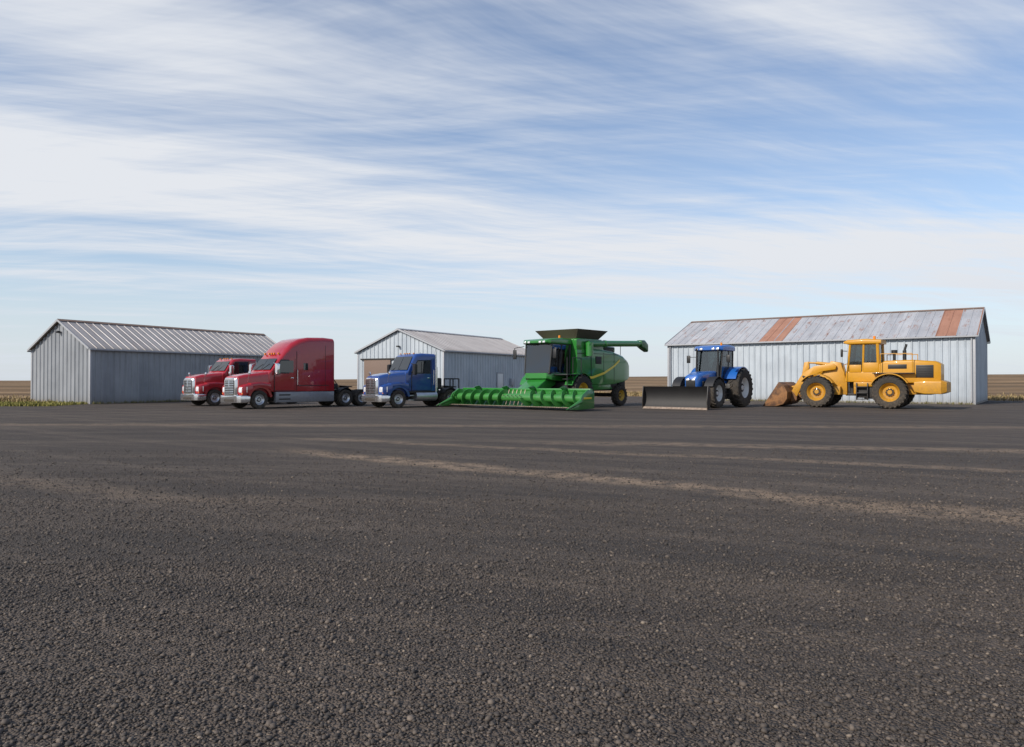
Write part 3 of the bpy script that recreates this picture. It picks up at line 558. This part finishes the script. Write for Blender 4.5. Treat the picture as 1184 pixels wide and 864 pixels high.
def track(px,py,dx,dy,w,amt,l0,l1):
    a=t.m('ADD',t.m('MULTIPLY',t.m('SUBTRACT',sx,px),-dy),t.m('MULTIPLY',t.m('SUBTRACT',sy,py),dx))
    l=t.m('ADD',t.m('MULTIPLY',t.m('SUBTRACT',sx,px),dx),t.m('MULTIPLY',t.m('SUBTRACT',sy,py),dy))
    a=t.m('ABSOLUTE',t.m('ADD',a,w0)); k=t.mr(a,w,w*.15)
    k=t.m('MULTIPLY',k,fs)
    k=t.m('MULTIPLY',k,t.m('MULTIPLY',t.mr(l,l0,l0+4),t.mr(l,l1,l1-4))); return t.m('MULTIPLY',k,amt)
sand=t.mix(cs[2],(.19,.135,.09,1),(.36,.265,.18,1))
for a in ((-4,16.1,.795,-.606,.70,.95,-3,26),(-4,19.5,.9,-.44,.5,.6,-4,26),(8,17.5,.97,-.2,.8,.65,-9,30),(-14,14,.93,-.37,.7,.3,-10,14),(0,26,.99,-.05,1.0,.5,-22,25)):
    stone=t.mix(track(*a),stone,sand)
t.set(b.inputs['Base Color'],stone); b.inputs['Roughness'].default_value=.82; b.inputs['Specular IOR Level'].default_value=.35
h=t.m('ADD',t.m('SUBTRACT',1.,vo.outputs['Distance']),t.m('MULTIPLY',t.m('SUBTRACT',1.,vo2.outputs['Distance']),.9))
h=t.m('ADD',h,t.m('MULTIPLY',mid,1.5))
bump(t,b,h,.020,1.)
GRAVEL=m
xs=np.linspace(-140,140,281)
edge=lambda x: 47+27*(1/(1+np.exp(-(x+29)/1.5)))-20*(1/(1+np.exp(-(x-36)/1.5)))+1.2*np.sin(x*.5)+.6*np.sin(x*1.7+1)+rng.normal(0,.25,x.shape)
E=edge(xs); rows=np.linspace(0,1,6)
v=[];f=[]
for r in rows:
    for x,e in zip(xs,E): v.append((x,-60+(e+60)*r,.004))
nx=len(xs)
for j in range(5):
    for i in range(nx-1): a=j*nx+i; f.append([a,a+1,a+1+nx,a+nx])
mk('gravel_lot',(v,f),GRAVEL,sharp=0)

# loose stones : one mesh
m,t,b=newmat('loose_stone'); g=t.n('ShaderNodeNewGeometry'); r=g.outputs['Random Per Island']
cr=t.n('ShaderNodeValToRGB'); t.set(cr.inputs[0],r); e=cr.color_ramp.elements
e[0].position=0; e[0].color=(.028,.023,.020,1); e[1].position=1; e[1].color=(.25,.20,.15,1)
for p,c in ((.5,(.058,.047,.039,1)),(.9,(.108,.086,.069,1)),(.985,(.15,.12,.095,1))): x=e.new(p); x.color=c
tcs=t.n('ShaderNodeTexCoord').outputs['Object']
bigs=t.noise(tcs,.16,4,.6)
t.set(b.inputs['Base Color'],t.mix(t.m('MULTIPLY',t.mr(bigs,.4,.62),.4),cr.outputs[0],(.04,.033,.027,1))); b.inputs['Roughness'].default_value=.75
phi=(1+5**.5)/2
I=np.array([(-1,phi,0),(1,phi,0),(-1,-phi,0),(1,-phi,0),(0,-1,phi),(0,1,phi),(0,-1,-phi),(0,1,-phi),(phi,0,-1),(phi,0,1),(-phi,0,-1),(-phi,0,1)],float); I/=np.linalg.norm(I[0])
IF=np.array([(0,11,5),(0,5,1),(0,1,7),(0,7,10),(0,10,11),(1,5,9),(5,11,4),(11,10,2),(10,7,6),(7,1,8),(3,9,4),(3,4,2),(3,2,6),(3,6,8),(3,8,9),(4,9,5),(2,4,11),(6,2,10),(8,6,7),(9,8,1)])
Ys=[];Xs=[]
for y0,y1,den in ((2.2,4,1900),(4,6.5,1200),(6.5,10,480),(10,13,170),(13,17,60)):
    w=.76*y1+.6; n=int(den*(y1-y0)*2*w); yy=rng.uniform(y0,y1,n); xx=rng.uniform(-w,w,n); k=np.abs(xx)<.76*yy+.6; Ys.append(yy[k]); Xs.append(xx[k])
Y=np.concatenate(Ys); X=np.concatenate(Xs); n=len(Y)
s=np.clip(rng.lognormal(math.log(.0080),.34,n),.004,.022)*(1+.02*Y)
V=I[None]*rng.uniform(.72,1.15,(n,12,1)); sc=np.stack([s*rng.uniform(.8,1.3,n),s*rng.uniform(.7,1.1,n),s*rng.uniform(.55,.85,n)],1)
V=V*sc[:,None,:]; a=rng.uniform(0,6.28,n); ca,sa=np.cos(a)[:,None],np.sin(a)[:,None]
VX=V[:,:,0]*ca-V[:,:,1]*sa+X[:,None]; VY=V[:,:,0]*sa+V[:,:,1]*ca+Y[:,None]; VZ=V[:,:,2]+.004+(s*.25)[:,None]
co=np.stack([VX,VY,VZ],-1).reshape(-1,3).astype(np.float32); F=(IF[None]+12*np.arange(n)[:,None,None]).reshape(-1,3).astype(np.int32)
def npmesh(name,co,F,mat):
    me=bpy.data.meshes.new(name); me.vertices.add(len(co)); me.vertices.foreach_set('co',co.ravel())
    k=F.shape[1]; me.loops.add(F.size); me.loops.foreach_set('vertex_index',F.ravel()); me.polygons.add(len(F))
    me.polygons.foreach_set('loop_start',np.arange(0,F.size,k,dtype=np.int32)); me.polygons.foreach_set('loop_total',np.full(len(F),k,dtype=np.int32))
    me.materials.append(mat); me.update(calc_edges=True); me.validate()
    o=bpy.data.objects.new(name,me); scene.collection.objects.link(o); return o
npmesh('loose_gravel',co,F,m)

# grass
def grassmat(name,c1,c2):
    m,t,b=newmat(name); g=t.n('ShaderNodeNewGeometry'); r=g.outputs['Random Per Island']
    t.set(b.inputs['Base Color'],t.mix(r,c4(c1),c4(c2))); b.inputs['Roughness'].default_value=.8; b.inputs['Specular IOR Level'].default_value=.15; return m
def blades(name,X,Y,hh,w,mat):
    n=len(X); a=rng.uniform(0,6.28,n); h=hh*rng.uniform(.4,1.2,n); wx=np.cos(a)*w; wy=np.sin(a)*w; lx=rng.normal(0,.35,n)*h; ly=rng.normal(0,.35,n)*h
    co=np.zeros((n,5,3)); 
    co[:,0]=np.stack([X-wx,Y-wy,0*X],1); co[:,1]=np.stack([X+wx,Y+wy,0*X],1)
    co[:,2]=np.stack([X+wx*.7+lx*.35,Y+wy*.7+ly*.35,h*.6],1); co[:,3]=np.stack([X-wx*.7+lx*.35,Y-wy*.7+ly*.35,h*.6],1); co[:,4]=np.stack([X+lx,Y+ly,h],1)
    b0=5*np.arange(n)[:,None]
    F=np.concatenate([b0+np.array([[0,1,2]]),b0+np.array([[0,2,3]]),b0+np.array([[3,2,4]])])
    npmesh(name,co.reshape(-1,3).astype(np.float32),F.astype(np.int32),mat)
def insh(X,Y,A,ld,L,W):
    dx,dy=X-A[0],Y-A[1]; u=dx*ld[0]+dy*ld[1]; v=-dx*ld[1]+dy*ld[0]; return (u>-.1)&(u<L+.1)&(v>-.1)&(v<W+.1)
sh=[((-28.5,50.0),(.469,.883),18.3,6.8),((-5.73,62.0),(.5,.866),17,9.4),((13.06,61.7),(.808,-.59),21.7,11)]
def filt(X,Y):
    k=np.ones(len(X),bool)
    for q in sh: k&=~insh(X,Y,*q)
    return X[k],Y[k]
n=34000; X=rng.uniform(-70,-28.5,n); Y=45.6+np.abs(rng.normal(0,3.0,n)); cl=(np.sin(X*1.3)+np.sin(X*.55+Y*1.1)+rng.normal(0,.9,n))>-.7; X,Y=filt(X[cl],Y[cl])
blades('grass',X,Y,.20,.035,grassmat('green_grass',(.11,.12,.03),(.33,.29,.09)))
n=42000; X=rng.uniform(-75,85,n); Y=edge(X)+np.abs(rng.normal(0,9,n))+rng.normal(0,.3,n); cl=(np.sin(X*.9)+np.sin(X*.35+Y*.7)+rng.normal(0,.8,n))>-.9; X,Y=filt(X[cl],Y[cl])
blades('dry_grass',X,Y,.30,.04,grassmat('dry_grass_blades',(.12,.09,.04),(.38,.29,.15)))
wx=[];wy=[]
for A,ld,L,W in sh:
    for q in range(700):
        u=random.uniform(0,L); o=-abs(random.gauss(0,.12))-.1; wx.append(A[0]+u*ld[0]-o*ld[1]); wy.append(A[1]+u*ld[1]+o*ld[0])
blades('wall_weeds',np.array(wx),np.array(wy),.2,.02,grassmat('weed_blades',(.08,.09,.03),(.26,.22,.1)))

# ------------------------------------------------------------------ world
sun_vec=Vector((-.74,-.55,0)).normalized(); EL=rad(34)
w=bpy.data.worlds.new('World'); scene.world=w; w.use_nodes=True; nt=w.node_tree; nt.nodes.clear(); t=NT(nt)
sky=t.n('ShaderNodeTexSky',sky_type='NISHITA',sun_disc=False); sky.sun_elevation=EL; sky.sun_rotation=math.atan2(sun_vec.x,sun_vec.y)%(2*math.pi)
sky.air_density=1.0; sky.dust_density=.5; sky.ozone_density=2.0
d=t.n('ShaderNodeTexCoord').outputs['Generated']; x,y,z=t.sep(d)
zp=t.m('ADD',t.m('MAXIMUM',z,0.),.07)
u=t.m('DIVIDE',x,zp); v=t.m('DIVIDE',y,zp); P=t.comb(u,v,0.)
warp=t.noise(P,.5,2,.5,out=1); vm=t.n('ShaderNodeVectorMath',operation='MULTIPLY_ADD'); t.set(vm.inputs[0],warp); vm.inputs[1].default_value=(.7,.7,0); t.set(vm.inputs[2],P); P2=vm.outputs[0]
c1=t.noise(t.streak(P2,.12,(.26,.8,1),(2.3,.4,0)),1.,6,.58,.2)
c2=t.noise(t.streak(P2,.42,(.40,2.4,1),(5.1,1.7,0)),1.,6,.66,.2)
c3=t.noise(t.streak(P2,-.12,(.7,6.,1)),1.,4,.65)
def gauss(val,cen,wd): q=t.m('DIVIDE',t.m('SUBTRACT',val,cen),wd); return t.m('EXPONENT',t.m('MULTIPLY',t.m('MULTIPLY',q,q),-1.))
cen=t.m('SUBTRACT',.190,t.m('MULTIPLY',x,.08))
band=gauss(z,cen,t.m('SUBTRACT',.055,t.m('MULTIPLY',x,.03)))
ul=t.m('MULTIPLY',gauss(z,t.m('SUBTRACT',.30,t.m('MULTIPLY',x,.22)),.085),gauss(x,-.5,.42))
ur=t.m('MULTIPLY',gauss(z,t.m('ADD',.52,t.m('MULTIPLY',x,-.28)),.05),gauss(x,.38,.22))
bias=t.m('ADD',t.m('MULTIPLY',band,.24),t.m('ADD',t.m('MULTIPLY',ul,.22),t.m('MULTIPLY',ur,.17)))
den=t.m('ADD',t.m('ADD',t.m('MULTIPLY',c1,.5),t.m('MULTIPLY',c2,.5)),bias)
den=t.m('ADD',den,t.m('MULTIPLY',t.m('SUBTRACT',c3,.5),.20))
dens=t.mr(den,.43,.80)
veil=t.m('ADD',.06,t.m('MULTIPLY',t.mr(z,.5,.0),.24))
fac=t.m('ADD',t.m('MULTIPLY',dens,.92),veil,clamp=True)
haze=t.mr(z,.17,.0)
blue=t.mix(1.,sky.outputs[0],(.90,.96,1.04,1),'MULTIPLY')
col=t.mix(fac,blue,(5.55,5.75,6.1,1))
col=t.mix(t.m('MULTIPLY',haze,.75),col,(4.75,5.2,5.8,1))
bg=t.n('ShaderNodeBackground'); t.set(bg.inputs[0],col); bg.inputs[1].default_value=.14
o=t.n('ShaderNodeOutputWorld'); t.set(o.inputs[0],bg.outputs[0])
try:
    w.cycles.sampling_method='MANUAL'; w.cycles.sample_map_resolution=512
except Exception as ex: print(ex)

L=bpy.data.lights.new('sun','SUN'); L.energy=4.6; L.angle=rad(.6); L.color=(1,.92,.82)
so=bpy.data.objects.new('sun',L); scene.collection.objects.link(so)
dirv=Vector((sun_vec.x*math.cos(EL),sun_vec.y*math.cos(EL),math.sin(EL))); so.rotation_euler=dirv.to_track_quat('Z','Y').to_euler(); so.location=(-20,-20,30)

cam=bpy.data.cameras.new('camera'); cam.lens=26; cam.sensor_width=36; cam.clip_end=9000; cam.clip_start=.05
co_=bpy.data.objects.new('camera',cam); scene.collection.objects.link(co_); co_.location=(0,0,1.6); co_.rotation_euler=(rad(90+.536),0,0)
scene.camera=co_
